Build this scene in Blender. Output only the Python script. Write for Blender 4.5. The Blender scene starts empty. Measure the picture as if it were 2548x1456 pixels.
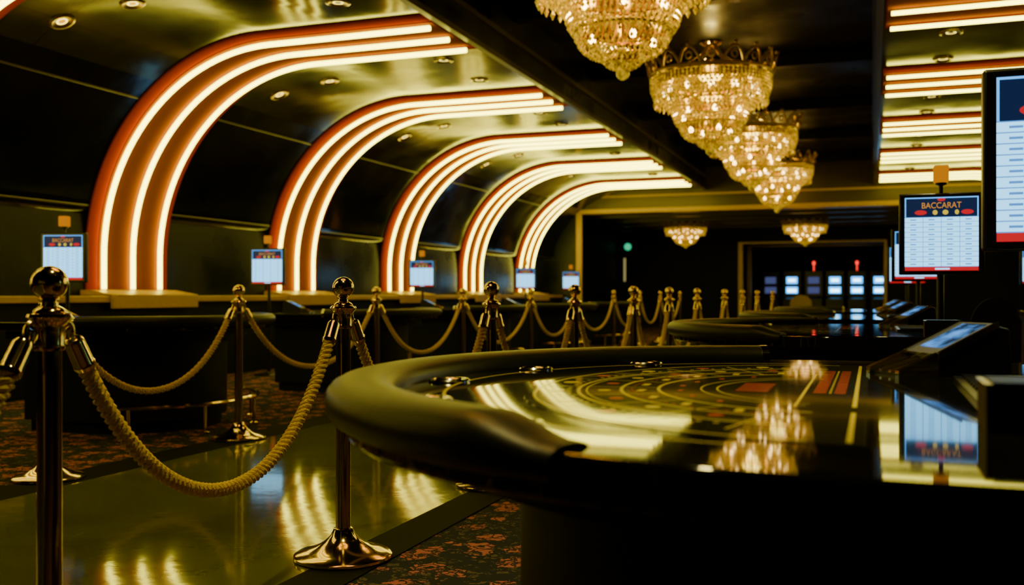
import bpy, bmesh, math, random
from mathutils import Vector
random.seed(7)
PI=math.pi
scene=bpy.context.scene
C=scene.collection
ORD=['first','second','third','fourth','fifth','sixth','seventh','eighth','ninth','tenth','eleventh','twelfth','thirteenth','fourteenth']

# ------------------------------------------------------------------ mesh helper
class MB:
    def __init__(s): s.v=[]; s.f=[]; s.m=[]
    def add(s,vs,fs,m=0):
        b=len(s.v); s.v+=[tuple(v) for v in vs]; s.f+=[tuple(b+i for i in f) for f in fs]; s.m+=[m]*len(fs); return s
    def box(s,x0,x1,y0,y1,z0,z1,m=0):
        return s.add([(x0,y0,z0),(x1,y0,z0),(x1,y1,z0),(x0,y1,z0),(x0,y0,z1),(x1,y0,z1),(x1,y1,z1),(x0,y1,z1)],
            [(0,3,2,1),(4,5,6,7),(0,1,5,4),(1,2,6,5),(2,3,7,6),(3,0,4,7)],m)
    def prism(s,poly,z0,z1,m=0):
        n=len(poly)
        vs=[(x,y,z0) for x,y in poly]+[(x,y,z1) for x,y in poly]
        fs=[tuple(range(n))[::-1],tuple(range(n,2*n))]+[(i,(i+1)%n,n+(i+1)%n,n+i) for i in range(n)]
        return s.add(vs,fs,m)
    def prism_y(s,poly,y0,y1,m=0):     # polygon in x,z extruded along y
        n=len(poly)
        vs=[(x,y0,z) for x,z in poly]+[(x,y1,z) for x,z in poly]
        fs=[tuple(range(n)),tuple(range(n,2*n))[::-1]]+[(i,n+i,n+(i+1)%n,(i+1)%n) for i in range(n)]
        return s.add(vs,fs,m)
    def lathe(s,prof,n=24,cx=0,cy=0,m=0):
        vs=[];rings=[]
        for r,z in prof:
            if r<1e-5: rings.append([len(vs)]); vs.append((cx,cy,z))
            else:
                rings.append(list(range(len(vs),len(vs)+n)))
                vs+=[(cx+r*math.cos(2*PI*i/n),cy+r*math.sin(2*PI*i/n),z) for i in range(n)]
        fs=[]
        for a,b in zip(rings,rings[1:]):
            if len(a)==1 and len(b)==1: continue
            if len(a)==1: fs+=[(a[0],b[(i+1)%n],b[i]) for i in range(n)]
            elif len(b)==1: fs+=[(a[i],a[(i+1)%n],b[0]) for i in range(n)]
            else: fs+=[(a[i],a[(i+1)%n],b[(i+1)%n],b[i]) for i in range(n)]
        if len(rings[0])>1: fs.append(tuple(rings[0][::-1]))
        if len(rings[-1])>1: fs.append(tuple(rings[-1]))
        return s.add(vs,fs,m)
    def sphere(s,c,r,n=12,k=8,m=0):
        vs=[(c[0],c[1],c[2]-r)]
        for j in range(1,k):
            a=-PI/2+PI*j/k
            vs+=[(c[0]+r*math.cos(a)*math.cos(2*PI*i/n),c[1]+r*math.cos(a)*math.sin(2*PI*i/n),c[2]+r*math.sin(a)) for i in range(n)]
        vs.append((c[0],c[1],c[2]+r)); t=len(vs)-1
        fs=[(0,1+(i+1)%n,1+i) for i in range(n)]
        for j in range(k-2):
            a=1+j*n;b=a+n
            fs+=[(a+i,a+(i+1)%n,b+(i+1)%n,b+i) for i in range(n)]
        a=1+(k-2)*n
        fs+=[(a+i,a+(i+1)%n,t) for i in range(n)]
        return s.add(vs,fs,m)
    def tube(s,path,r,n=8,caps=True,closed=False,m=0):
        P=[Vector(p) for p in path]; N=len(P); vs=[]
        R=r if isinstance(r,(list,tuple)) else [r]*N
        def tan(i):
            if closed: return (P[(i+1)%N]-P[i-1]).normalized()
            return (P[min(i+1,N-1)]-P[max(i-1,0)]).normalized()
        t=tan(0); u=t.orthogonal().normalized()
        for i in range(N):
            t2=tan(i); u=(u-t2*u.dot(t2)).normalized(); w=t2.cross(u)
            vs+=[P[i]+(u*math.cos(2*PI*k/n)+w*math.sin(2*PI*k/n))*R[i] for k in range(n)]
        fs=[]
        for i in range(N if closed else N-1):
            a=i*n;b=((i+1)%N)*n
            fs+=[(a+k,a+(k+1)%n,b+(k+1)%n,b+k) for k in range(n)]
        if caps and not closed:
            fs.append(tuple(range(n))[::-1]); fs.append(tuple(range((N-1)*n,N*n)))
        return s.add(vs,fs,m)
    def arc_sweep(s,sec,a0,a1,n,m=0,taper=None):   # section (r,z) swept about z, degrees
        k=len(sec);vs=[]
        for i in range(n+1):
            d=a0+(a1-a0)*i/n; a=math.radians(d); q=taper(d) if taper else 1
            vs+=[((.888+(r-.888)*(.35+.65*q))*math.cos(a),(.888+(r-.888)*(.35+.65*q))*math.sin(a),.722+(z-.722)*q) if taper else (r*math.cos(a),r*math.sin(a),z) for r,z in sec]
        fs=[]
        for i in range(n):
            for j in range(k): fs.append((i*k+j,i*k+(j+1)%k,(i+1)*k+(j+1)%k,(i+1)*k+j))
        fs.append(tuple(range(k))[::-1]); fs.append(tuple(range(n*k,(n+1)*k)))
        return s.add(vs,fs,m)
    def strip(s,rx,ry,w,a0,a1,n,z,m=0):  # flat printed arc line
        vs=[]
        for i in range(n+1):
            a=math.radians(a0+(a1-a0)*i/n)
            vs+=[((rx-w/2)*math.cos(a),(ry-w/2)*math.sin(a),z),((rx+w/2)*math.cos(a),(ry+w/2)*math.sin(a),z)]
        return s.add(vs,[(2*i,2*i+1,2*i+3,2*i+2) for i in range(n)],m)
    def quad(s,x0,x1,y0,y1,z,m=0): return s.add([(x0,y0,z),(x1,y0,z),(x1,y1,z),(x0,y1,z)],[(0,1,2,3)],m)
    def wquad(s,x0,x1,y,z0,z1,m=0): return s.add([(x0,y,z0),(x1,y,z0),(x1,y,z1),(x0,y,z1)],[(0,1,2,3)],m)
    def octa(s,c,r,h=None,m=0):
        h=h or r; x,y,z=c
        return s.add([(x+r,y,z),(x,y+r,z),(x-r,y,z),(x,y-r,z),(x,y,z+h),(x,y,z-h)],
            [(0,1,4),(1,2,4),(2,3,4),(3,0,4),(1,0,5),(2,1,5),(3,2,5),(0,3,5)],m)
    def mesh(s,name,mats,smooth=True,recalc=True,ang=38):
        me=bpy.data.meshes.new(name); me.from_pydata(s.v,[],s.f)
        if not isinstance(mats,(list,tuple)): mats=[mats]
        for m in mats: me.materials.append(m)
        me.polygons.foreach_set('material_index',s.m)
        if recalc:
            bm=bmesh.new(); bm.from_mesh(me); bmesh.ops.recalc_face_normals(bm,faces=bm.faces); bm.to_mesh(me); bm.free()
        me.polygons.foreach_set('use_smooth',[smooth]*len(me.polygons))
        if smooth: me.set_sharp_from_angle(angle=math.radians(ang))
        me.update(); return me
    def build(s,name,mats,parent=None,bevel=0,**k):
        o=bpy.data.objects.new(name,s.mesh(name,mats,**k)); C.objects.link(o)
        if parent: o.parent=parent
        if bevel:
            b=o.modifiers.new('bevel','BEVEL'); b.width=bevel; b.segments=2; b.limit_method='ANGLE'
        return o

def thing(name,label,cat,loc=(0,0,0),rz=0,group=None):
    o=bpy.data.objects.new(name,None); C.objects.link(o); o.empty_display_size=.1
    o.location=loc; o.rotation_euler=(0,0,rz); o['label']=label; o['category']=cat
    if group:o['group']=group
    return o
def struct(o): o['kind']='structure'; return o
def copy_tree(o,parent=None):
    c=o.copy(); C.objects.link(c)
    if parent: c.parent=parent
    for ch in list(o.children): copy_tree(ch,c)
    return c
def dup(o,loc,rz,label):
    c=copy_tree(o); c.location=loc; c.rotation_euler=(0,0,rz); c['label']=label; return c

# ------------------------------------------------------------------ materials
def pbr(name,col,rough=.5,metal=0,em=None,es=0,spec=.5,vary=0,vscale=20,bump=0,coat=0,samp=True,vem=False):
    m=bpy.data.materials.new(name); m.use_nodes=True; nt=m.node_tree; b=nt.nodes['Principled BSDF']
    b.inputs['Base Color'].default_value=(*col,1); b.inputs['Roughness'].default_value=rough
    b.inputs['Metallic'].default_value=metal; b.inputs['Specular IOR Level'].default_value=spec
    b.inputs['Coat Weight'].default_value=coat; b.inputs['Coat Roughness'].default_value=.03
    if em: b.inputs['Emission Color'].default_value=(*em,1); b.inputs['Emission Strength'].default_value=es
    if vary or bump:
        tc=nt.nodes.new('ShaderNodeTexCoord'); n=nt.nodes.new('ShaderNodeTexNoise'); n.inputs['Scale'].default_value=vscale; n.inputs['Detail'].default_value=4
        nt.links.new(tc.outputs['Object'],n.inputs['Vector'])
        if vary:
            mx=nt.nodes.new('ShaderNodeMix'); mx.data_type='RGBA'
            mx.inputs[6].default_value=(*[c*(1-vary) for c in col],1); mx.inputs[7].default_value=(*[min(1,c*(1+vary)) for c in col],1)
            nt.links.new(n.outputs['Fac'],mx.inputs[0]); nt.links.new(mx.outputs[2],b.inputs['Base Color'])
        if vem:
            mr=nt.nodes.new('ShaderNodeMapRange'); mr.inputs['From Min'].default_value=.38; mr.inputs['From Max'].default_value=.66
            mr.inputs['To Min'].default_value=es*.08; mr.inputs['To Max'].default_value=es*2.2
            nt.links.new(n.outputs['Fac'],mr.inputs['Value']); nt.links.new(mr.outputs[0],b.inputs['Emission Strength'])
        if bump:
            bp=nt.nodes.new('ShaderNodeBump'); bp.inputs['Strength'].default_value=bump; bp.inputs['Distance'].default_value=.01
            nt.links.new(n.outputs['Fac'],bp.inputs['Height']); nt.links.new(bp.outputs['Normal'],b.inputs['Normal'])
    if not samp: m.cycles.emission_sampling='NONE'
    return m
def glow(name,col,s,samp=True): return pbr(name,(.02,.02,.02),.5,em=col,es=s,samp=samp,spec=.2)

def panelled(name,col,rough,pitch_x,pitch_y,metal=0,spec=.5,seam=.35,bump=.12,nscale=1.3):
    m=pbr(name,col,rough,metal,spec=spec); nt=m.node_tree; b=nt.nodes['Principled BSDF']; L=nt.links
    tc=nt.nodes.new('ShaderNodeTexCoord'); sp=nt.nodes.new('ShaderNodeSeparateXYZ'); L.new(tc.outputs['Object'],sp.inputs[0])
    outs=[]
    for ax,p in (('X',pitch_x),('Y',pitch_y)):
        if not p: continue
        d=nt.nodes.new('ShaderNodeMath'); d.operation='DIVIDE'; d.inputs[1].default_value=p; L.new(sp.outputs[ax],d.inputs[0])
        f=nt.nodes.new('ShaderNodeMath'); f.operation='FRACT'; L.new(d.outputs[0],f.inputs[0])
        g=nt.nodes.new('ShaderNodeMath'); g.operation='LESS_THAN'; g.inputs[1].default_value=.014/p; L.new(f.outputs[0],g.inputs[0]); outs.append(g)
    o=outs[0]
    if len(outs)>1:
        mxm=nt.nodes.new('ShaderNodeMath'); mxm.operation='MAXIMUM'; L.new(outs[0].outputs[0],mxm.inputs[0]); L.new(outs[1].outputs[0],mxm.inputs[1]); o=mxm
    n=nt.nodes.new('ShaderNodeTexNoise'); n.inputs['Scale'].default_value=nscale; n.inputs['Detail'].default_value=3; L.new(tc.outputs['Object'],n.inputs['Vector'])
    mr=nt.nodes.new('ShaderNodeMapRange'); mr.inputs['From Min'].default_value=.3; mr.inputs['From Max'].default_value=.7
    mr.inputs['To Min'].default_value=rough*.6; mr.inputs['To Max'].default_value=rough*1.4
    L.new(n.outputs['Fac'],mr.inputs['Value']); L.new(mr.outputs[0],b.inputs['Roughness'])
    mx=nt.nodes.new('ShaderNodeMix'); mx.data_type='RGBA'; mx.inputs[6].default_value=(*col,1); mx.inputs[7].default_value=(*[c*seam for c in col],1)
    L.new(o.outputs[0],mx.inputs[0]); L.new(mx.outputs[2],b.inputs['Base Color'])
    bp=nt.nodes.new('ShaderNodeBump'); bp.inputs['Strength'].default_value=bump; bp.inputs['Distance'].default_value=.08
    L.new(n.outputs['Fac'],bp.inputs['Height']); L.new(bp.outputs['Normal'],b.inputs['Normal'])
    return m

def carpet_mat():
    m=pbr('carpet_floral',(.02,.02,.02),.95,spec=.1); nt=m.node_tree; b=nt.nodes['Principled BSDF']; L=nt.links
    tc=nt.nodes.new('ShaderNodeTexCoord')
    wn=nt.nodes.new('ShaderNodeTexNoise'); wn.inputs['Scale'].default_value=20; wn.inputs['Detail'].default_value=4; L.new(tc.outputs['Object'],wn.inputs['Vector'])
    mxv=nt.nodes.new('ShaderNodeMix'); mxv.data_type='VECTOR'; mxv.inputs[0].default_value=.09
    L.new(tc.outputs['Object'],mxv.inputs[4]); L.new(wn.outputs['Color'],mxv.inputs[5])
    def band(scale,lo,hi,feat):
        v=nt.nodes.new('ShaderNodeTexVoronoi'); v.inputs['Scale'].default_value=scale; v.feature=feat
        L.new(mxv.outputs[1],v.inputs['Vector'])
        r=nt.nodes.new('ShaderNodeValToRGB'); r.color_ramp.interpolation='CONSTANT'
        r.color_ramp.elements[0].position=0; r.color_ramp.elements[0].color=(0,0,0,1)
        r.color_ramp.elements[1].position=lo; r.color_ramp.elements[1].color=(1,1,1,1)
        e=r.color_ramp.elements.new(hi); e.color=(0,0,0,1)
        L.new(v.outputs['Distance'],r.inputs[0]); return r
    a=band(8,.10,.44,'F1'); c=band(26,.2,.42,'F1'); d=band(21,0.0,.09,'DISTANCE_TO_EDGE')
    def mix(f,A,col):
        x=nt.nodes.new('ShaderNodeMix'); x.data_type='RGBA'; L.new(f,x.inputs[0])
        if A is None: x.inputs[6].default_value=(.03,.036,.045,1)
        else: L.new(A,x.inputs[6])
        x.inputs[7].default_value=(*col,1); return x.outputs[2]
    o=mix(c.outputs[0],None,(.15,.12,.10)); o=mix(a.outputs[0],o,(.52,.18,.19)); o=mix(d.outputs[0],o,(.03,.036,.045))
    L.new(o,b.inputs['Base Color'])
    n=nt.nodes.new('ShaderNodeTexNoise'); n.inputs['Scale'].default_value=400; L.new(tc.outputs['Object'],n.inputs['Vector'])
    bp=nt.nodes.new('ShaderNodeBump'); bp.inputs['Strength'].default_value=.4; bp.inputs['Distance'].default_value=.004
    L.new(n.outputs['Fac'],bp.inputs['Height']); L.new(bp.outputs['Normal'],b.inputs['Normal'])
    return m
def stone_mat():
    m=pbr('polished_stone',(.1,.1,.04),.1,spec=1.0); nt=m.node_tree; b=nt.nodes['Principled BSDF']; L=nt.links
    tc=nt.nodes.new('ShaderNodeTexCoord'); n=nt.nodes.new('ShaderNodeTexNoise'); n.inputs['Scale'].default_value=2.2; n.inputs['Detail'].default_value=9; n.inputs['Distortion'].default_value=.6
    L.new(tc.outputs['Object'],n.inputs['Vector'])
    r=nt.nodes.new('ShaderNodeValToRGB'); r.color_ramp.elements[0].position=.3; r.color_ramp.elements[0].color=(.14,.165,.02,1); r.color_ramp.elements[1].position=.75; r.color_ramp.elements[1].color=(.23,.26,.035,1)
    L.new(n.outputs['Fac'],r.inputs[0]); L.new(r.outputs[0],b.inputs['Base Color'])
    b.inputs['Specular Tint'].default_value=(1,1,.4,1)
    n2=nt.nodes.new('ShaderNodeTexNoise'); n2.inputs['Scale'].default_value=6; n2.inputs['Detail'].default_value=5; L.new(tc.outputs['Object'],n2.inputs['Vector'])
    mr=nt.nodes.new('ShaderNodeMapRange'); mr.inputs['To Min'].default_value=.055; mr.inputs['To Max'].default_value=.11; L.new(n2.outputs['Fac'],mr.inputs['Value']); L.new(mr.outputs[0],b.inputs['Roughness'])
    bp=nt.nodes.new('ShaderNodeBump'); bp.inputs['Strength'].default_value=.03; bp.inputs['Distance'].default_value=.02
    L.new(n2.outputs['Fac'],bp.inputs['Height']); L.new(bp.outputs['Normal'],b.inputs['Normal'])
    return m

M=dict(
 carpet=carpet_mat(), stone=stone_mat(),
 border=pbr('black_border',(.008,.009,.006),.75,vary=.3,spec=.1),
 soffit=panelled('olive_lacquer_soffit',(.036,.034,.004),.15,1.25,1.58,metal=.5,bump=.12,nscale=1.0,spec=.35,seam=.1),
 wall=panelled('black_lacquer_wall',(.003,.004,.004),.15,0,2.1,spec=.25,bump=.15),
 dado=panelled('dark_olive_panel',(.006,.009,.004),.3,0,1.05,spec=.3),
 coffer=panelled('black_coffer',(.004,.004,.003),.4,1.2,2.2,spec=.2),
 bronze=pbr('bronze_trim',(.08,.06,.01),.35,.4,vary=.2),
 gold=pbr('gold_trim',(.66,.42,.02),.4,.1,vary=.12),
 rib=pbr('red_orange_rib',(.25,.030,.0001),.7,vary=.12,vscale=3,spec=0,em=(1,.06,.0),es=.03,samp=False),  # deep red and faint emission put the tubes' red halo into the rib
 tubeglow=pbr('painted_amber_glow',(.22,.062,.0002),.7,vary=.12,vscale=3,spec=0),  # amber glow between the tubes, put into the colour
 neon=glow('neon_tube_light',(1,.87,.09),10.5),
 brass=pbr('brass',(.92,.70,.12),.12,1,vary=.1,vscale=9),
 polebrass=pbr('dark_brass_shaft',(.42,.32,.06),.16,1,vary=.15,vscale=9),
 darkbrass=pbr('aged_brass',(.55,.40,.07),.25,1,vary=.2,vscale=12),
 chrome=pbr('chrome',(.7,.7,.6),.12,1,vary=.05),
 rope=pbr('rope_fibre',(1,.68,.085),.6,vary=.15,vscale=160,bump=.4,spec=.25),
 lacquer=pbr('black_table_lacquer',(.007,.007,.004),.04,spec=.45,vary=.3),
 gloss=pbr('satin_steel_lid',(.4,.45,.55),.28,.7,vary=.1),
 lidglow=pbr('lid_painted_reflection',(.02,.03,.05),.15,em=(.10,.38,1),es=.75,vary=.2,vscale=14,vem=True,samp=False),  # emission paints a blue screen reflection onto the shoe lid
 leather=pbr('padded_leather',(.014,.014,.004),.40,vary=.2,vscale=60,bump=.05,spec=.26),
 base=pbr('black_pedestal',(.006,.009,.010),.5,vary=.2,spec=.2),
 felt=pbr('glossy_dark_layout',(.028,.028,.009),.04,vary=.15,vscale=120,spec=.05),
 pgold=pbr('printed_gold',(1,.84,.07),.05,vary=.0,spec=.05,bump=.002), pred=pbr('printed_red',(.75,.15,.08),.05,vary=.05,spec=.05), pblack=pbr('printed_black',(.01,.01,.01),.05,vary=.1,spec=.05),
 plastic=pbr('black_plastic',(.008,.008,.009),.3,vary=.2), acrylic=pbr('dark_red_acrylic',(.025,.003,.003),.6,vary=.2,spec=.05),
 lens=glow('downlight_lens',(1,.78,.12),5,False),
 bulb=glow('chandelier_bulb',(1,.62,.20),20,False),
 bead=pbr('amber_crystal',(.66,.46,.015),.14,.2,em=(1,.62,.010),es=.25,vary=.7,vscale=22,samp=False,vem=True),  # emission puts bulb light into the crystals, which are no lamps
 amber=pbr('amber_lantern',(.08,.018,.0),.5,em=(1,.33,.0),es=.6,vary=.05,samp=False,spec=0),
 swhite=glow('screen_white',(.20,.62,1),2.8), sline=glow('screen_line',(.08,.30,.8),1.2,False), sblack=glow('screen_header',(.01,.05,.2),.3,False),
 sred=glow('screen_red',(1,.015,.03),.7,False), syel=glow('screen_yellow',(1,.7,.03),.9,False), sblue=glow('screen_blue',(.08,.4,1),2.0,False),
 stext=glow('screen_header_text',(1,.42,.03),.8,False),
 slotblue=glow('slot_screen_blue',(.05,.38,1),3.6,False), slotteal=glow('slot_screen_teal',(.35,.85,1),8,False), slotred=glow('slot_red_light',(1,.03,.02),2.5,False),
 slotdim=glow('slot_screen_dim',(.12,.15,.4),.5,False),
 green=glow('green_light',(.02,.8,.35),.9,False), pale=glow('pale_light',(1,.85,.3),.35,False),
 tan=pbr('tan_fabric',(.35,.25,.1),.8,vary=.2), backwall=pbr('back_wall',(.009,.011,.010),.6,vary=.2,vscale=2,spec=.15),
)

# ------------------------------------------------------------------ arch profile (x,z)
ACX,ACZ=-5.36,1.33
XM=-1.77
CEIL=ACZ+2.06
def profile(r,z0,xend,f0=0,f1=90,n=26):
    p=[]
    if f0==0: p.append((ACX-r,z0))
    for i in range(n+1):
        a=math.radians(f0+(f1-f0)*i/n); p.append((ACX-r*math.cos(a),ACZ+r*math.sin(a)))
    if xend is not None: p.append((xend,ACZ+r))
    return p
def mir(p,s): return p if s<0 else (2*XM-p[0],p[1])
def sheet(b,prof,y0,y1,m,ny=1):
    vs=[]
    for x,z in prof: vs+=[(x,y0,z),(x,y1,z)]
    b.add(vs,[(2*i,2*i+1,2*i+3,2*i+2) for i in range(len(prof)-1)],m)

YR=-4.0; YB=23.0; YE=30.0; YS=42.0
EDGE=-3.60; COF=4.0
# ------------------------------------------------------------------ setting
b=MB(); b.quad(-9,6,YR,YS+.3,0); struct(b.build('floor',M['carpet'],recalc=False))
b=MB(); b.box(-3.72,-1.80,YR,YB-.5,-.02,.004); struct(b.build('floor_walkway',M['stone']))
b=MB(); b.box(-1.80,-1.60,YR,YB-.5,-.02,.005); b.box(-3.98,-3.72,YR,YB-.5,-.02,.005); struct(b.build('trim_1',M['border']))
for s,nm in ((-1,'wall_left'),(1,'wall_right')):
    b=MB()
    x=ACX-2.06
    sheet(b,[mir(p,s) for p in [(x,0),(x,1.75)]],YR,YB,1)
    sheet(b,[mir(p,s) for p in [(x,1.75)]]+[mir((ACX-2.06*math.cos(math.radians(a)),ACZ+2.06*math.sin(math.radians(a))),s) for a in range(13,56,3)],YR,YB,0)
    sheet(b,[mir(p,s) for p in [(x,0),(x,3.2)]],YB,YE,2)
    struct(b.build(nm,[M['wall'],M['dado'],M['backwall']],recalc=False))
b=MB()
for s in (-1,1):
    sheet(b,[mir(p,s) for p in profile(2.06,0,EDGE,55,90,14)],YR,YB,0)
    sheet(b,[mir(p,s) for p in [(EDGE,CEIL),(EDGE,COF)]],YR,YB,1)
xr=2*XM-EDGE
b.quad(EDGE,xr,YR,YB,COF,1)
for k in range(9):
    y=YR+1.2+k*3.165; b.box(EDGE+.01,xr-.01,y,y+.16,COF-.14,COF-.002,1)
b.quad(-7.42,3.9,YB+.4,YE,2.98,1)
for k in range(4): b.box(-7.42,3.9,YB+1.2+k*1.6,YB+1.36+k*1.6,2.86,2.975,2)
b.quad(-7,4,YE,YS,2.7,1)
struct(b.build('ceiling',[M['soffit'],M['coffer'],M['bronze']],recalc=False))
# soffit edge mouldings
b=MB()
for s in (-1,1):
    for x0,x1,z0,z1 in ((EDGE-.04,EDGE+.02,CEIL-.035,CEIL+.02),(EDGE+.002,EDGE+.05,CEIL+.22,CEIL+.27)):
        xa,xb=(x0,x1) if s<0 else (2*XM-x1,2*XM-x0)
        b.box(xa,xb,YR,YB,z0,z1)
struct(b.build('trim_2',M['bronze']))
# joint beads running along the curved wall panels
b=MB()
for s in (-1,1):
    for a in (14,48):
        x,z=mir((ACX-2.062*math.cos(math.radians(a)),ACZ+2.062*math.sin(math.radians(a))),s)
        b.tube([(x,YR,z),(x,YB,z)],.011,8)
struct(b.build('trim_5',M['bronze']))
# end beam across the hall
b=MB(); b.box(-7.42,3.9,YB,YB+.4,2.92,COF+.02,0); b.box(-7.42,3.9,YB-.05,YB+.45,2.88,2.98,1); b.box(-7.42,3.9,YB-.03,YB,3.25,3.3,1)
struct(b.build('trim_3',[M['bronze'],M['gold']]))
b=MB(); b.box(-7.6,4.0,YR-.1,YR,0,4.1); struct(b.build('wall_rear',M['wall']))
dx0,dx1,dz=-3.72,.40,2.45
b=MB(); b.box(-7.45,dx0,YE,YE+.25,0,3.0); b.box(dx1,4.0,YE,YE+.25,0,3.0); b.box(dx0,dx1,YE,YE+.25,dz,3.0)
struct(b.build('wall_end',M['backwall']))
b=MB(); b.box(-7,4,YS,YS+.1,0,2.8); b.box(-7.1,-7,YE+.25,YS,0,2.8); b.box(4,4.1,YE+.25,YS,0,2.8); struct(b.build('wall_slot_room',M['backwall']))
b=MB()
for y in (YE-.06,YE+2.2):
    b.box(dx0-.02,dx0+.12,y,y+.06,0,dz); b.box(dx1-.06,dx1+.02,y,y+.06,0,dz); b.box(dx0-.02,dx1+.02,y,y+.06,dz-.02,dz+.05)
struct(b.build('door_1',M['gold'],bevel=.01))
b=MB(); b.box(-6.72,-6.58,YB-.06,YB,0,2.9); b.box(-6.85,-6.45,YB-.03,YB,0,.12); b.box(-7.42,-6.72,YB,YB+.05,0,2.9,1)
struct(b.build('trim_4',[M['gold'],M['dado']]))

# ------------------------------------------------------------------ wall counters
def counter(s,label):
    t=thing('wall_counter',label,'counter',(0,0,0))
    def bx(b,x0,x1,*r): 
        if s>0: x0,x1=2*XM-x1,2*XM-x0
        b.box(x0,x1,*r)
    b=MB(); bx(b,-7.41,-7.1,YR+.05,YB-.1,0,.86); b.build('body',M['base'],t)
    b=MB(); bx(b,-7.41,-7.04,YR+.05,YB-.1,.86,.925); b.build('top',M['gold'],t,bevel=.008)
counter(-1,'long low counter with yellow top edge along the left wall under the neon arches')
counter(1,'long low counter along the dark right wall behind the dealers')

# ------------------------------------------------------------------ neon arches
def make_arch(s,y,label,group,sp=.42,tr=.025):
    t=thing('neon_arch',label,'neon arch',((ACX-2.06) if s<0 else 2*XM-(ACX-2.06),y,.93),0,group)
    ox,oz=t.location.x,.93
    loc=lambda p:(mir(p,s)[0]-ox,p[1]-oz)
    def band(ri,ro,ya,yb,xe):
        b=MB(); inner=profile(ri,.96,xe); outer=profile(ro,.96,xe); n=len(inner); vs=[]
        for p,q in zip(inner,outer):
            for (x,z),yy in ((loc(p),ya),(loc(p),yb),(loc(q),yb),(loc(q),ya)): vs.append((x,yy,z))
        fs=[]
        for i in range(n-1):
            for k in range(4): fs.append((4*i+k,4*i+(k+1)%4,4*i+4+(k+1)%4,4*i+4+k))
        fs+= [(0,1,2,3),(4*n-4,4*n-3,4*n-2,4*n-1)]
        return b.add(vs,fs)
    y1=2*sp+.18
    band(2.040,2.058,-.18,y1,-3.66).build('rib',M['rib'],t)
    band(2.030,2.0405,-.02,2*sp+.02,-3.67).build('painted_glow_sheet',M['tubeglow'],t)  # added sheet that carries the painted amber glow
    for k in range(3):
        pts=[(loc(p)[0],k*sp,loc(p)[1]) for p in profile(1.985,.995,-3.70,n=30)]
        MB().tube(pts,tr,8).build('neon_tube',M['neon'],t)
    b=MB()
    for prof in ([(-7.415,.93),(-7.415,.985),(-7.30,.985),(-7.0,.938),(-7.0,.93)],[(-7.035,.80),(-7.035,.93),(-7.0,.93),(-7.0,.80)]):
        b.prism_y([(mir(p,s)[0]-ox,p[1]-oz) for p in prof],-.25,y1+.03)
    b.build('plinth',M['gold'],t,bevel=.005)
    return t
Y0=8.0; PITCH=3.165
names=['neon arch over the near end of the hall beside the camera, outside the frame',
 'red neon arch cut off at the upper left corner, closest to the camera',
 'largest complete neon arch on the left wall, three wide-spaced glowing tubes on an orange rib',
 'second complete neon arch from the left, its foot behind the second wall screen',
 'middle neon arch of the left wall with a small screen before its foot',
 'fourth complete neon arch from the left, tubes close together',
 'farthest and smallest neon arch of the left wall']
for k in range(-2,5): make_arch(-1,Y0+k*PITCH,names[k+2],'neon arches on the left side')
rn=['nearest neon bars on the right ceiling, at the top right corner','second neon bar group from the top on the right ceiling','third neon bar group from the top on the right ceiling','fourth neon bar group from the top on the right ceiling','farthest lowest neon bar group on the right ceiling']
for k in range(0,5): make_arch(1,Y0+k*PITCH+.40,rn[k],'neon arches on the right side',.52,.019)

# ------------------------------------------------------------------ recessed downlights
def make_down(label):
    t=thing('recessed_downlight',label,'ceiling light',(0,0,0),0,'recessed downlights in the ceilings')
    MB().lathe([(.048,-.003),(.085,-.016),(.105,-.008),(.105,0),(.048,0),(.048,-.003)],24).build('trim_ring',M['darkbrass'],t)
    MB().lathe([(0,.0),(.02,-.002),(.042,-.004),(.048,-.002),(.048,0.001)],20).build('lens',M['lens'],t)
    return t
first=None
def down(x,y,i,row,label=None,z=None):
    global first
    lab=label or '%s recessed downlight from the camera in the %s'%(ORD[i],row)
    tilt=0
    if z is None:
        if x<ACX:
            a=math.acos((ACX-x)/2.06); z=ACZ+2.06*math.sin(a); tilt=-(PI/2-a)
        else: z=CEIL
    if first is None: first=make_down(lab); d=first
    else: d=copy_tree(first); d['label']=lab
    d.location=(x,y,z-.001); d.rotation_euler=(0,tilt,0)
    return d
i=0
for k in range(-1,5):
    for dy in (1.42,2.42):
        y=Y0+k*PITCH+dy
        if y<22.5: down(-4.2,y,i,'left soffit, inner row'); i+=1
i=0
for k in range(-1,4): down(-5.75,Y0+k*PITCH+1.75,i,'left soffit, middle row'); i+=1
i=0
for k in range(-1,3): down(-6.25,Y0+k*PITCH+1.5,i,'left soffit, outer row on the curve'); i+=1
i=0
for k in range(0,4):
    for dy in (2.05,3.15): down(.7,Y0+k*PITCH+dy,i,'right soffit between neon bars'); i+=1
down(.25,1.95,0,'','added fill downlight above the near gaming table, outside the frame')  # this and the next two are unseen fixtures added for the fill spots
down(.25,5.3,0,'','added fill downlight above the second right gaming table, outside the frame')
down(-1.0,1.9,0,'','added fill downlight above the foreground rope, outside the frame',COF)

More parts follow.
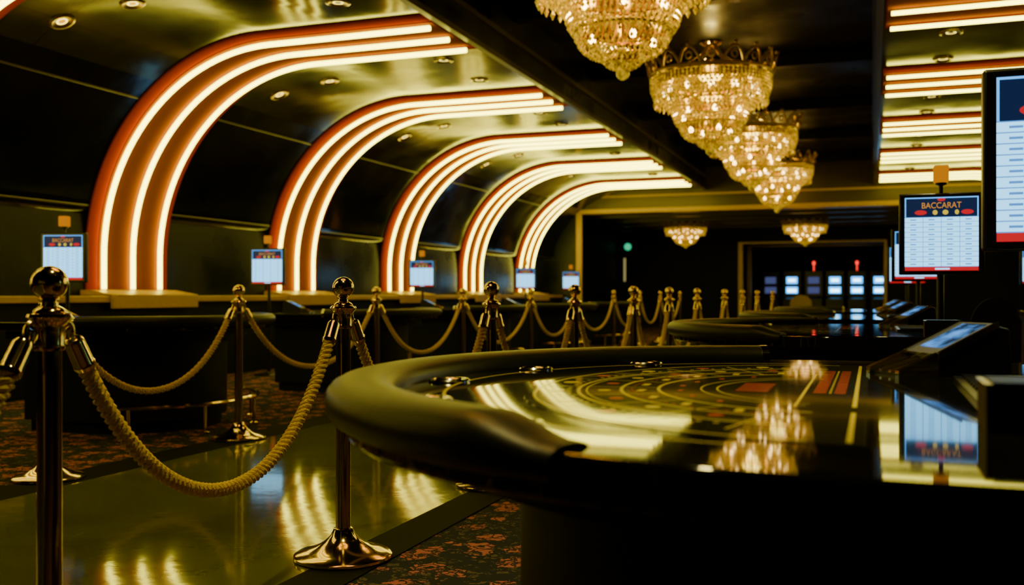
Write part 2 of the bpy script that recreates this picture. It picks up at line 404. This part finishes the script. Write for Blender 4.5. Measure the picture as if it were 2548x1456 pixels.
# ------------------------------------------------------------------ chandeliers
def bead_tier(prof,nr,n,r=.018,drop=False):     # prof: list of (radius, z)
    b=MB(); L=[0]
    for (a0,z0),(a1,z1) in zip(prof,prof[1:]): L.append(L[-1]+math.hypot(a1-a0,z1-z0))
    for j in range(nr):
        s=L[-1]*j/(nr-1); q=0
        while q<len(L)-2 and L[q+1]<s: q+=1
        u=(s-L[q])/(L[q+1]-L[q]); rr=prof[q][0]+(prof[q+1][0]-prof[q][0])*u; z=prof[q][1]+(prof[q+1][1]-prof[q][1])*u
        m=max(10,int(n*(.45+.55*rr/prof[0][0])))
        for i in range(m):
            a=2*PI*i/m
            b.octa((rr*math.cos(a),rr*math.sin(a),z),r*(1+.15*math.sin(i*7.1+j)),r*1.4)
    if drop:
        r1,z1=prof[-1]
        for i in range(n//2):
            a=2*PI*i/(n//2); b.octa((r1*math.cos(a),r1*math.sin(a),z1-.055),.022,.045)
    return b
def ring(r,z,w=.017): return [(r+w*math.cos(a),z+w*math.sin(a)) for a in [2*PI*k/8 for k in range(9)]]
def make_chandelier(label,loc):
    t=thing('chandelier',label,'chandelier',loc,0,'crystal chandeliers')
    MB().lathe([(0,1.38),(.13,1.38),(.14,1.36),(.10,1.335),(.05,1.32),(.035,1.29),(0,1.29)],24).build('canopy',M['brass'],t)
    b=MB(); b.tube([(0,0,1.3),(0,0,.3)],.014,8)
    for k in range(8):
        a=2*PI*k/8; b.tube([(.03*math.cos(a),.03*math.sin(a),1.29),(.3*math.cos(a),.3*math.sin(a),1.12),(.7*math.cos(a),.7*math.sin(a),.98)],.007,6)
    b.build('stem',M['darkbrass'],t)
    b=MB(); b.lathe([(.70,.95),(.735,.95),(.745,.97),(.735,.995),(.70,.995),(.70,.95)],48)
    n=18
    for k in range(n):
        a0=2*PI*k/n;a1=2*PI*(k+1)/n
        pts=[]
        for j in range(9):
            u=j/8; a=a0+(a1-a0)*u; h=.17*math.sin(PI*u)**.8; rr=.73+.05*math.sin(PI*u)
            pts.append((rr*math.cos(a),rr*math.sin(a),.99+h))
        b.tube(pts,.017,6)
        am=(a0+a1)/2; b.sphere((.785*math.cos(am),.785*math.sin(am),1.185),.028,8,6)
        pts=[]
        for j in range(8):
            q=2*PI*j/8; pts.append(((.76)*math.cos(am+.05*math.cos(q)),(.76)*math.sin(am+.05*math.cos(q)),1.06+.04*math.sin(q)))
        b.tube(pts,.012,5,closed=True)
    b.build('crown',M['crown'],t)
    for prof,nr,nn,r,dr,rr,zz in (
        ([(.715,.93),(.715,.80),(.67,.68)],8,84,.0170,True,.715,.95),
        ([(.60,.86),(.615,.74),(.58,.63),(.50,.56)],8,70,.0170,False,.60,.87),
        ([(.46,.64),(.46,.52),(.42,.40),(.37,.35)],8,56,.0170,False,.465,.65),
        ([(.37,.37),(.365,.31),(.33,.25),(.26,.20),(.17,.175)],7,46,.0170,False,.375,.38),
        ([(.155,.185),(.155,.15),(.12,.11),(.07,.095)],5,24,.014,False,.16,.19)):
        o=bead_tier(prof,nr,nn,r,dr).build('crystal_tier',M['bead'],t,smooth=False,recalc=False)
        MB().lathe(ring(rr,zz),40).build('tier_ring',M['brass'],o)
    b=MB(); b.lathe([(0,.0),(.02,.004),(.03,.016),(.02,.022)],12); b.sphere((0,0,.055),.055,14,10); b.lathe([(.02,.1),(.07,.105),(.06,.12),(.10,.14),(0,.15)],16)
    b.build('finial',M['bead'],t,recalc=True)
    bm=None
    for cnt,r,z in ((12,.56,.76),(8,.42,.50),(4,.25,.30)):
        for k in range(cnt):
            a=2*PI*(k+.35)/cnt
            if bm is None:
                bm=MB().lathe([(0,-.029),(.020,-.022),(.029,0),(.020,.025),(.009,.040),(0,.050)],10).mesh('bulb',M['bulb'])
            o=bpy.data.objects.new('bulb',bm); C.objects.link(o); o.parent=t; o.location=(r*math.cos(a),r*math.sin(a),z)
    return t
M['crown']=pbr('gilded_crown',(.75,.5,.06),.3,.6,vary=.15)
ch=make_chandelier('largest crystal chandelier, cut off by the top edge of the picture',(-1.83,7.55,2.62))
cl=['crystal chandelier hanging above the walkway near the camera, outside the frame','crystal chandelier with scalloped brass crown, second from the camera','third crystal chandelier from the camera, half behind the second','fourth and smallest of the overlapping crystal chandeliers in the hall']
for (y),l in zip((3.22,12.03,16.4,21.0),cl): dup(ch,(-1.83,y,2.62),.13*y,l)
for x,l in ((-4.7,'small low chandelier in the far room, left of the pair'),(-1.61,'small low chandelier in the far room, in front of the gold doorway')):
    c=dup(ch,(x,26.5,2.18),.4,l); c.scale=(.77,.77,.57); c['group']='small chandeliers in the far room'
def plight(name,loc,e,col,r):
    l=bpy.data.lights.new(name,'POINT'); l.energy=e; l.color=col; l.shadow_soft_size=r
    o=bpy.data.objects.new(name,l); C.objects.link(o); o.location=loc; return o
for y,e in ((3.22,150),(7.55,11),(12.03,11),(16.4,11),(21.0,11)): plight('chandelier_lamp',(-1.83,y,3.36),e,(1,.76,.13),.15)
for y in (7.55,12.03,16.4,21.0): plight('crown_fill',(-1.83,y,3.72),11,(1,.72,.15),.06)  # added point lights without bulbs, to brighten the crowns
for x in (-4.7,-1.61): plight('chandelier_lamp',(x,26.5,2.58),4,(1,.5,.15),.12)
def spot(name,loc,e,deg,col,rot):
    l=bpy.data.lights.new(name,'SPOT'); l.energy=e; l.color=col; l.spot_size=math.radians(deg); l.spot_blend=.7; l.shadow_soft_size=.06
    o=bpy.data.objects.new(name,l); C.objects.link(o); o.location=loc; o.rotation_euler=rot
spot('fill_spot',(.25,1.95,CEIL-.03),170,38,(1,.80,.33),(0,math.radians(-6),0))  # added light to bring up the near table layout
spot('fill_spot',(.25,5.3,CEIL-.03),150,44,(1,.80,.33),(0,math.radians(-6),0))  # added light to bring up the second table markings
spot('fill_spot',(-1.0,1.9,COF-.03),240,84,(1,.80,.22),(math.radians(8),math.radians(-20),0))  # added light to brighten the foreground rope and posts

# ------------------------------------------------------------------ stanchions and ropes
def make_stanchion(label,group):
    t=thing('stanchion',label,'stanchion',(0,0,0),0,group)
    MB().lathe([(0,0),(.168,0),(.175,.005),(.174,.013),(.165,.019),(.13,.028),(.095,.042),(.065,.06),(.045,.08),(.036,.098),(.034,.105),(.0265,.108)],40).build('base',M['brass'],t)
    MB().lathe([(.026,.09),(.026,.86)],24).build('pole',M['polebrass'],t)
    c=MB().lathe([(.0265,.815),(.031,.815),(.033,.822),(.031,.83),(.032,.868),(.044,.882),(.047,.888),(.044,.895),(.030,.898),(.026,.90)],28).build('collar',M['brass'],t)
    for s in (-1,1):
        pts=[(0,s*(.046+.02*math.cos(q)),.853+.026*math.sin(q)) for q in [2*PI*k/12 for k in range(12)]]
        MB().tube(pts,.006,6,closed=True).build('hook_loop',M['darkbrass'],c)
    b=MB(); b.lathe([(.026,.896),(.034,.90),(.03,.906),(.018,.912),(.017,.92),(.024,.926)],24); b.sphere((0,0,.9615),.0385,24,14)
    b.build('ball_finial',M['brass'],t)
    return t
PA=[(-1.64,.25),(-1.682,1.67),(-1.768,3.09),(-1.75,4.5),(-1.743,5.92),(-1.71,7.40),(-1.717,8.85),(-1.713,10.35),(-1.70,12.3),(-1.70,14.1),(-1.70,16.0),(-1.70,18.6)]
PB=[(-3.935,3.9),(-3.86,5.40),(-3.88,7.33),(-3.88,9.18),(-3.88,11.3),(-3.88,13.2),(-3.88,15.4),(-3.88,17.3),(-3.88,19.1),(-3.88,21.2)]
la=['brass stanchion just outside the left edge holding the rope end','big dark brass stanchion at the left edge, base cut off by the frame','brass stanchion with round base standing in front of the walkway edge at centre left']
proto=None
for i,(x,y) in enumerate(PA):
    lab=la[i] if i<3 else '%s brass stanchion from the camera in the right-hand row, beyond the near table rail'%ORD[i-1]
    if proto is None: proto=make_stanchion(lab,'stanchions of the right-hand rope row'); proto.location=(x,y,.005)
    else: dup(proto,(x,y,.005),0,lab)
for i,(x,y) in enumerate(PB):
    lab='brass stanchion of the left row mostly hidden behind the big left-edge stanchion' if i==0 else ('brass stanchion of the left row in front of the nearest left table' if i==1 else '%s brass stanchion from the camera in the left row before the left tables'%ORD[i])
    d=dup(proto,(x,y,.005),0,lab); d['group']='stanchions of the left-hand rope row'

def make_rope(A,B,label,group,step,sides,bot=.375):
    (xa,ya),(xb,yb)=A,B
    dist=math.hypot(xb-xa,yb-ya); hl=dist/2-.075; top=.835
    t=thing('barrier_rope',label,'rope',((xa+xb)/2,(ya+yb)/2,bot),math.atan2(-(xb-xa),yb-ya),group)
    k=1.75; N=80
    def f(u): return (top-bot)*(math.cosh(k*u)-1)/(math.cosh(k)-1)
    P=[Vector((0,hl*(-1+2*i/N),f(-1+2*i/N))) for i in range(N+1)]
    L=[0]
    for a,b_ in zip(P,P[1:]): L.append(L[-1]+(b_-a).length)
    n=max(12,int(L[-1]/step)); Q=[];j=0
    for i in range(n+1):
        s=L[-1]*i/n
        while j<N-1 and L[j+1]<s: j+=1
        u=(s-L[j])/(L[j+1]-L[j]); Q.append((P[j].lerp(P[j+1],u),s))
    b=MB(); fine=step<.015; ns=6 if fine else 3
    for st in range(ns):     # three strands, on the near ropes each made of two yarns
        pts=[]
        for i,(p,s) in enumerate(Q):
            tn=(Q[min(i+1,n)][0]-Q[max(i-1,0)][0]).normalized(); sx=Vector((1,0,0)); up=tn.cross(sx)
            a=2*PI*s/.062+2*PI*(st%3)/3
            e1=sx*math.cos(a)+up*math.sin(a); q=p+e1*.0112
            if fine:
                e2=tn.cross(e1); a2=2*PI*s/.040+PI*(st//3); q=q+(e1*math.cos(a2)+e2*math.sin(a2))*.0044
            pts.append(q)
        b.tube(pts,.0064 if fine else .0108,sides)
    b.build('cord',M['rope'],t)
    for e in (0,-1):
        p=P[e]; q=P[3] if e==0 else P[-4]; d=(q-p).normalized(); s=-1 if e==0 else 1
        c=MB(); c.tube([p-d*.012,p-d*.01,p,p+d*.055,p+d*.06,p+d*.07],[.008,.018,.0225,.0235,.026,.0235],14)
        c.tube([p-d*.01,p-d*.025+Vector((0,s*.002,.012)),Vector((0,s*(hl+.028),.862-bot)),Vector((0,s*(hl+.024),.842-bot))],.006,6)
        c.build('rope_end_cap',M['brass'],t)
    return t
for i in range(len(PA)-1):
    lab=['thick rope end entering at the left edge beside the big stanchion','large twisted tan rope in the foreground swooping between the two nearest stanchions','twisted rope running behind the near table rail from the centre left stanchion'][i] if i<3 else '%s twisted rope span from the camera in the right-hand row'%ORD[i-1]
    near=i<3
    make_rope(PA[i],PA[i+1],lab,'ropes of the right-hand row',.005 if near else .02,7 if near else 5,.39 if PA[i+1][1]-PA[i][1]<1.6 else .41)
for i in range(len(PB)-1):
    lab=['tan rope sagging in front of the nearest left table skirt','tan rope right of the second left-row stanchion, behind the foreground rope'][i] if i<2 else '%s twisted rope span from the camera in the left row'%ORD[i]
    make_rope(PB[i],PB[i+1],lab,'ropes of the left-hand row',.008 if i<2 else .02,6 if i<2 else 5,.385 if i<1 else .41)

# ------------------------------------------------------------------ gaming table
def D(rx,ry,xr,n=40):
    return [(rx*math.cos(a),ry*math.sin(a)) for a in [PI/2+PI*i/n for i in range(n+1)]]+[(xr,-ry),(xr,ry)]
def make_table(label,group):
    t=thing('gaming_table',label,'gaming table',(0,0,0),0,group)
    b=MB(); b.prism(D(.56,.56,.46),0,.08); b.prism(D(.60,.60,.48),.08,.64); b.prism(D(.74,.74,.50),.64,.70); b.build('pedestal',M['base'],t)
    top=MB().prism(D(.915,.915,.60,60),.70,.76).build('table_top',M['lacquer'],t,bevel=.008)
    MB().strip(.742,.742,.006,95,265,60,.7608).build('inlay_line',M['pgold'],top,smooth=False,recalc=False)
    fl=MB().prism(D(.58,.70,.05,50),.7595,.7612).build('layout_panel',M['felt'],t)
    z=.7616; b=MB()
    b.strip(.56,.68,.006,92,268,60,z,0)
    for r in (.485,.405,.335): b.strip(r,r*1.12,.007,95,265,50,z,0)
    for r in (.470,.255,.225): b.strip(r,r*1.12,.0035,100,260,50,z,0)
    b.quad(.027,.034,-.68,-.36,z,0); b.quad(.027,.034,-.28,.68,z,0); b.quad(-.063,-.058,-.3,.38,z,0)
    for k in range(20):
        y0=-.06+k*.028; b.quad(-.045,-.022,y0,y0+.014,z,1); b.quad(-.008,.012,y0,y0+.014,z,1); b.quad(-.017,-.013,y0,y0+.014,z,0)
    b.quad(-.185,-.125,-.07,.11,z,1)
    for k in range(10): b.quad(-.185,-.125,-.06+k*.018,-.053+k*.018,z+.0003,2)
    def disc(cx,cy,rx,ry,mm): b.add([(cx+rx*math.cos(q),cy+ry*math.sin(q),z) for q in [2*PI*i/14 for i in range(14)]],[tuple(range(14))],mm)
    for k in range(9):
        a=math.radians(112+k*17)
        disc(.525*math.cos(a),.525*1.14*math.sin(a),.016,.020,k%2)
        disc(.437*math.cos(a),.437*1.12*math.sin(a),.013,.016,(k+1)%2)
        cx,cy=.368*math.cos(a),.368*1.12*math.sin(a); b.quad(cx-.007,cx+.007,cy-.020,cy+.020,z,0)
        cx,cy=.295*math.cos(a),.295*1.12*math.sin(a); b.quad(cx-.005,cx+.005,cy-.012,cy+.012,z,1)
        a2=a+math.radians(8.5)    # divider between two seats, with small number ticks
        c,s_=math.cos(a2),math.sin(a2); w=.002
        P=[(rr*c-w*s_,rr*1.12*s_+w*c,z) for rr in (.34,.555)]+[(rr*c+w*s_,rr*1.12*s_-w*c,z) for rr in (.555,.34)]
        b.add(P,[(0,1,2,3)],0)
        for q in range(4):
            aq=a+math.radians(-5+q*3.2); cx,cy=.503*math.cos(aq),.503*1.13*math.sin(aq); b.quad(cx-.004,cx+.004,cy-.005,cy+.005,z,0)
            cx,cy=.385*math.cos(aq),.385*1.12*math.sin(aq); b.quad(cx-.003,cx+.003,cy-.004,cy+.004,z,1)
    b.build('printed_layout',[M['pgold'],M['pred'],M['pblack']],fl,smooth=False,recalc=False)
    def sec(k_):
        o=[]
        for k in range(18):
            q=2*PI*k/18; cx=abs(math.cos(q))**.75*(1 if math.cos(q)>0 else -1); sz=abs(math.sin(q))**.8*(1 if math.sin(q)>0 else -1)
            o.append((.888+.063*k_*cx,.760+.040*k_*sz))
        return o
    def tp(d):
        u=max(0,min(1,(d-243)/9)); return 1-.40*u*u*(3-2*u)
    MB().arc_sweep(sec(1),105.5,252,90,taper=tp).build('padded_rail',M['leather'],t)
    MB().arc_sweep(sec(1.04),104.2,105.5,2).build('rail_end_cap',M['chrome'],t)
    for a in (130,156,184,212,238):
        x,y=.778*math.cos(math.radians(a)),.778*math.sin(math.radians(a))
        MB().lathe([(0,.7612),(.030,.7612),(.034,.765),(.041,.766),(.044,.763),(.044,.760)],24,x,y).build('cup_holder',M['chrome'],t)
    fr=MB().tube([(.82*math.cos(a),.82*math.sin(a),.2) for a in [math.radians(112+136*i/40) for i in range(41)]],.016,8).build('foot_rail',M['brass'],t)
    for a in (125,160,200,235):
        x,y=.82*math.cos(math.radians(a)),.82*math.sin(math.radians(a))
        MB().lathe([(.03,0),(.03,.01),(.012,.018),(.012,.2)],12,x,y).build('foot_rail_post',M['brass'],fr)
    b=MB(); b.box(.22,.42,-.22,.36,.758,.768)
    for k in range(12): b.box(.235,.405,-.205+k*.047,-.19+k*.047,.768,.774,1)
    b.build('chip_tray',[M['plastic'],M['base']],t)
    return t
table=make_table('large black half-round gaming table with padded rail in the right foreground','gaming tables on the right side')
table.location=(-.056,1.95,0)
rt=[(-.10,5.45,'second black gaming table on the right, just behind the near one'),(-.10,8.5,'third gaming table on the right'),(-.10,11.6,'farthest gaming table of the right-hand row')]
for x,y,l in rt: dup(table,(x,y,0),0,l)
d=dup(table,(2.15,12.4,0),PI,'gaming table facing the right wall, mostly hidden behind the near screen'); d['group']='gaming tables by the right wall'
lt=[(5.82,'nearest gaming table on the left with a brass foot rail behind the ropes'),(8.85,'second gaming table on the left behind the centre stanchion'),(11.9,'third gaming table on the left'),(14.95,'fourth gaming table on the left'),(18.0,'farthest gaming table on the left')]
for y,l in lt:
    d=dup(table,(-5.0,y,0),PI,l); d['group']='gaming tables on the left side'

# card shoe
def make_shoe(label,loc,rz):
    t=thing('card_shoe',label,'card shoe',loc,rz,'card dealing shoes')
    MB().prism_y([(-.055,0),(-.045,.048),(.095,.112),(.125,.104),(.13,0)],-.07,.07).build('body',M['plastic'],t,bevel=.004)
    b=MB(); b.prism_y([(-.05,.050),(.093,.117),(.095,.112),(-.047,.045)],-.062,.062)
    o=b.build('lid',M['gloss'],t)
    def zl(x): return .050+(x+.05)*.067/.143
    MB().add([(x,y,zl(x)+.0009) for x,y in ((-.025,-.045),(.085,-.045),(.085,.045),(-.025,.045))],[(0,1,2,3)]).build('painted_reflection',M['lidglow'],o,smooth=False,recalc=False)  # glowing quad standing in for a blue reflection on the lid
    for y0,y1 in ((-.074,-.063),(.063,.074)):
        MB().prism_y([(-.05,.053),(.095,.121),(.095,.108),(-.05,.038)],y0,y1).build('side_rail',M['chrome'],t)
    b=MB(); P_=[(-.145,0),(-.145,.014),(-.048,.053),(-.05,0)]; Q_=[(-.138,0),(-.138,.006),(-.05,.036),(-.05,0)]
    b.prism_y(P_,-.071,-.055); b.prism_y(P_,.055,.071); b.prism_y(Q_,-.055,.055,1)
    for k in (-.02,.02): b.prism_y([(-.138,.006),(-.138,.012),(-.05,.042),(-.05,.034)],k-.005,k+.005)
    b.build('chute',[M['brass'],M['plastic']],t)
    return t
shoe=make_shoe('black card shoe with shiny sloping lid on the near table',(.15,2.46,.7602),.5)
dup(shoe,(.2,6.05,.7602),.5,'card shoe on the second table on the right')
dup(shoe,(.2,9.2,.7602),.5,'card shoe on the third table on the right')
dup(shoe,(.2,12.25,.7602),.5,'card shoe on the farthest table of the right-hand row')
for y,l in zip((5.3,8.3,11.4,14.4,17.5),('nearest','second','third','fourth','farthest')):
    dup(shoe,(-5.25,y,.7602),PI+.2,'card shoe on the %s table on the left'%l)
# discard tray at the right edge
def make_discard(label,loc):
    t=thing('discard_holder',label,'card holder',loc,0,'card discard holders')
    b=MB(); b.box(-.075,.075,-.06,.06,0,.012); b.box(-.075,-.067,-.06,.06,.012,.062); b.box(.067,.075,-.06,.06,.012,.062); b.box(-.067,.067,.052,.06,.012,.062)
    b.build('tray',M['acrylic'],t)
    b=MB(); b.box(-.066,.066,-.060,.051,.0125,.066); b.build('card_stack',M['base'],t)
    for x0 in (-.077,.067): MB().box(x0,x0+.010,-.062,.062,.062,.0635).build('rim',M['darkbrass'],t)
    return t
dh=make_discard('dark red card discard holder at the right edge on the near table',(.218,1.50,.7602))
dup(dh,(.30,4.85,.7602),0,'small dark red card holder on the second table on the right')

# ------------------------------------------------------------------ monitors
def make_monitor(label,loc,group):
    zb=loc[2]
    t=thing('score_monitor',label,'monitor',loc,0,group)
    R=.07 if zb>.5 else .17
    MB().lathe([(0,0),(R,0),(R+.004,.006),(R*.9,.016),(.035,.024),(.026,.04),(0,.04)],24).build('base',M['plastic'],t)
    MB().lathe([(.018,.03),(.018,1.40-zb),(0,1.40-zb)],16,0,0).build('pole',M['plastic'],t)
    c=MB().box(-.207,.207,-.07,-.021,1.045-zb,1.475-zb).build('case',M['plastic'],t,bevel=.008)
    b=MB(); y=-.0705; X0,X1,Z0,Z1=-.178,.178,1.066-zb,1.453-zb
    b.wquad(X0,X1,y,Z0,Z0+.022,3)            # red foot bar
    zt=Z1-.105
    b.wquad(X0,X1,y,Z0+.022,zt,0); b.wquad(X0,X1,y,zt,Z1,2)
    y2=y-.0006
    rows=10
    for k in range(rows+1):
        z=Z0+.022+(zt-Z0-.022)*k/rows; b.wquad(X0,X1,y2,z-.0014,z+.0014,1)
    for k in range(1,4):
        x=X0+(X1-X0)*k/4; b.wquad(x-.0014,x+.0014,y2,Z0+.022,zt,1)
    for r in range(rows):
        for cc in range(4):
            z=Z0+.022+(zt-Z0-.022)*(r+.5)/rows; x=X0+(X1-X0)*(cc+.5)/4
            b.wquad(x-.018,x+.012,y2,z-.003,z+.003,1)
    for x,mm,w in ((-.1,3,.030),(-.03,4,.012),(.02,4,.014),(.075,4,.010),(.125,3,.030)):
        pts=[(x+w*math.cos(q),y2,Z1-.080+.013*math.sin(q)) for q in [2*PI*i/16 for i in range(16)]]; b.add(pts,[tuple(range(16))],mm)
    pts=[(.020*math.cos(q),y2,Z1-.013+.009*math.sin(q)) for q in [2*PI*i/16 for i in range(16)]]; b.add(pts,[tuple(range(16))],3)
    b.wquad(-.03,.04,y2,Z0+.006,Z0+.014,0)
    b.wquad(X0,X1,y2,Z1-.006,Z1,5); b.wquad(X0,X0+.006,y2,zt,Z1,5); b.wquad(X1-.006,X1,y2,zt,Z1,5)
    b.build('screen',[M['swhite'],M['sline'],M['sblack'],M['sred'],M['syel'],M['sblue']],c,smooth=False,recalc=False)
    cu=bpy.data.curves.new('header_text','FONT'); cu.body='BACCARAT'; cu.size=.044; cu.align_x='CENTER'; cu.extrude=.0003
    tmp=bpy.data.objects.new('tmp',cu); C.objects.link(tmp); bpy.context.view_layer.update()
    me=bpy.data.meshes.new_from_object(tmp.evaluated_get(bpy.context.evaluated_depsgraph_get()))
    bpy.data.objects.remove(tmp)
    me.materials.clear(); me.materials.append(M['stext'])
    for v in me.vertices: v.co=Vector((v.co.x*.85,y2-.0006-v.co.z,v.co.y+Z1-.058))
    o=bpy.data.objects.new('header_text',me); C.objects.link(o); o.parent=c
    MB().lathe([(.012,1.475-zb),(.012,1.515-zb),(.03,1.52-zb),(.03,1.53-zb),(0,1.53-zb)],14,0,-.045).build('lamp_stem',M['plastic'],t)
    MB().box(-.037,.037,-.082,-.008,1.53-zb,1.62-zb).build('signal_lamp',M['amber'],t,bevel=.008)
    return t
g1='score screens on the right-hand tables'
mon=make_monitor('large blurred score screen cut off by the right edge',(.455,2.64,.7602),g1)
dup(mon,(.345,5.70,.7602),0,'lit score screen with amber lamp standing on the second right table')
dup(mon,(.36,8.7,.7602),0,'score screen half hidden behind the sharper right screen')
dup(mon,(.37,11.7,.7602),0,'farthest score screen of the right-hand row')
dup(mon,(1.76,12.3,.7602),0,'small distant score screen below the large one at the right edge')
g2='score screens along the left side'
LM=list(zip(((-6.6,6.75),(-6.6,9.82),(-6.6,14.0),(-6.6,18.9),(-6.6,22.1)),('score screen at the far left before the largest arch','second score screen from the left, before the second arch','third score screen from the left, before the middle arch','fourth small score screen from the left, at the farthest arch foot','tiny fifth score screen beside the gold pilaster')))
ml=make_monitor(LM[0][1],(-6.6,6.75,.001),g2); ml.rotation_euler=(0,0,.25)
for (x,y),l in LM[1:]: dup(ml,(x,y,.001),.25,l)

# ------------------------------------------------------------------ far room
def make_slot(label,loc,candle,scr):
    t=thing('slot_machine',label,'slot machine',loc,0,'slot machines in the far room')
    b=MB(); b.box(-.31,.31,-.25,.3,0,.75); b.box(-.31,.31,-.05,.3,.75,1.78); b.build('cabinet',M['plastic'],t,bevel=.015)
    MB().add([(-.3,-.3,.78),(.3,-.3,.78),(.3,-.05,.86),(-.3,-.05,.86),(-.3,-.3,.72),(.3,-.3,.72),(.3,-.05,.72),(-.3,-.05,.72)],[(0,1,2,3),(4,5,6,7),(0,1,5,4),(1,2,6,5),(2,3,7,6),(3,0,4,7)]).build('button_deck',M['plastic'],t)
    b=MB(); b.wquad(-.2,.2,-.056,.97,1.2,0); b.wquad(-.15,.15,-.058,1.02,1.12,1); b.build('main_screen',[M[scr],M['slotteal'] if scr!='slotdim' else M['slotdim']],t,smooth=False,recalc=False)
    b=MB(); b.wquad(-.19,.19,-.056,1.32,1.56,0); b.wquad(-.12,.12,-.058,1.40,1.48,1); b.build('upper_screen',[M[scr],M['slotteal'] if scr!='slotdim' else M['slotdim']],t,smooth=False,recalc=False)
    if candle:
        b=MB(); b.lathe([(.02,1.78),(.02,2.0),(.05,2.01),(.055,2.08),(.04,2.12),(0,2.13)],16,0,.1); b.build('candle_light',M['slotred'],t)
    return t
for x,c,s,l in ((-3.45,0,'slotdim','dim slot machine, leftmost seen through the gold doorway'),(-2.70,0,'slotblue','blue-lit slot machine, second from the left through the gold doorway'),(-1.95,1,'slotdim','dim slot machine with red light, third from the left through the gold doorway'),(-1.22,0,'slotblue','blue-lit slot machine, fourth from the left through the gold doorway'),(-.48,1,'slotblue','blue-lit slot machine with red light on top, fifth through the gold doorway'),(.27,0,'slotblue','rightmost slot machine through the gold doorway')):
    make_slot(l,(x,37,0),c,s)
t=thing('wall_lamp','small round green light on the dark far wall','light',(-7.1,YE-.001,2.41))
for nm,m,r0,d0 in (('housing','plastic',.14,-.06),('lens','green',.11,-.075)):
    vs=[(r0*math.cos(2*PI*i/20),dd,r0*math.sin(2*PI*i/20)) for dd in (0 if nm=='housing' else -.05,d0) for i in range(20)]
    MB().add(vs,[(i,(i+1)%20,20+(i+1)%20,20+i) for i in range(20)]+[tuple(range(20)),tuple(range(20,40))]).build(nm,M[m],t)
t=thing('wall_strip_light','thin pale vertical strip light on the far wall beside the pilaster','light',(-7.2,YE-.001,1.3))
MB().box(-.06,.06,-.05,0,0,.8).build('housing',M['plastic'],t,bevel=.005); MB().box(-.03,.03,-.06,-.05,.04,.76).build('lens',M['pale'],t)

def make_chair(label,loc,rz,mat,w,name='chair'):
    t=thing(name,label,'chair',loc,rz)
    MB().box(-w/2,w/2,-.22,.22,.43,.50).build('seat',mat,t,bevel=.02)
    pts=[(-w/2,.5)]+[(-w/2*math.cos(a),.72+.2*math.sin(a)) for a in [PI*i/16 for i in range(17)]]+[(w/2,.5)]
    MB().prism_y(pts,.19,.24).build('backrest',mat,t)
    for sx in (-1,1):
        for sy in (-1,1): MB().tube([(sx*(w/2-.03),sy*.18,.44),(sx*(w/2-.01),sy*.2,0)],.016,8).build('leg',M['plastic'],t)
    return t
make_chair('tan fabric chair standing before the gold doorway',(-1.6,25.0,0),PI,M['tan'],.5)
make_chair('small black round-backed chair right of the lit right screen pole',(.76,6.9,0),0,pbr('dark_fabric',(.02,.02,.018),.9,vary=.2,spec=.05),.30)

# ------------------------------------------------------------------ world, camera
w=bpy.data.worlds.new('world'); scene.world=w; w.use_nodes=True
w.node_tree.nodes['Background'].inputs[0].default_value=(.25,.6,.6,1); w.node_tree.nodes['Background'].inputs[1].default_value=.015
cam=bpy.data.cameras.new('camera'); co=bpy.data.objects.new('camera',cam); C.objects.link(co); scene.camera=co
co.location=(0,0,.943); co.rotation_euler=(PI/2,0,math.radians(20.05))
cam.sensor_width=36; cam.lens=36*2450/2548; cam.shift_y=4/2548
cam.clip_start=.05; cam.clip_end=200
cam.dof.use_dof=True; cam.dof.focus_distance=3.2; cam.dof.aperture_fstop=3.0
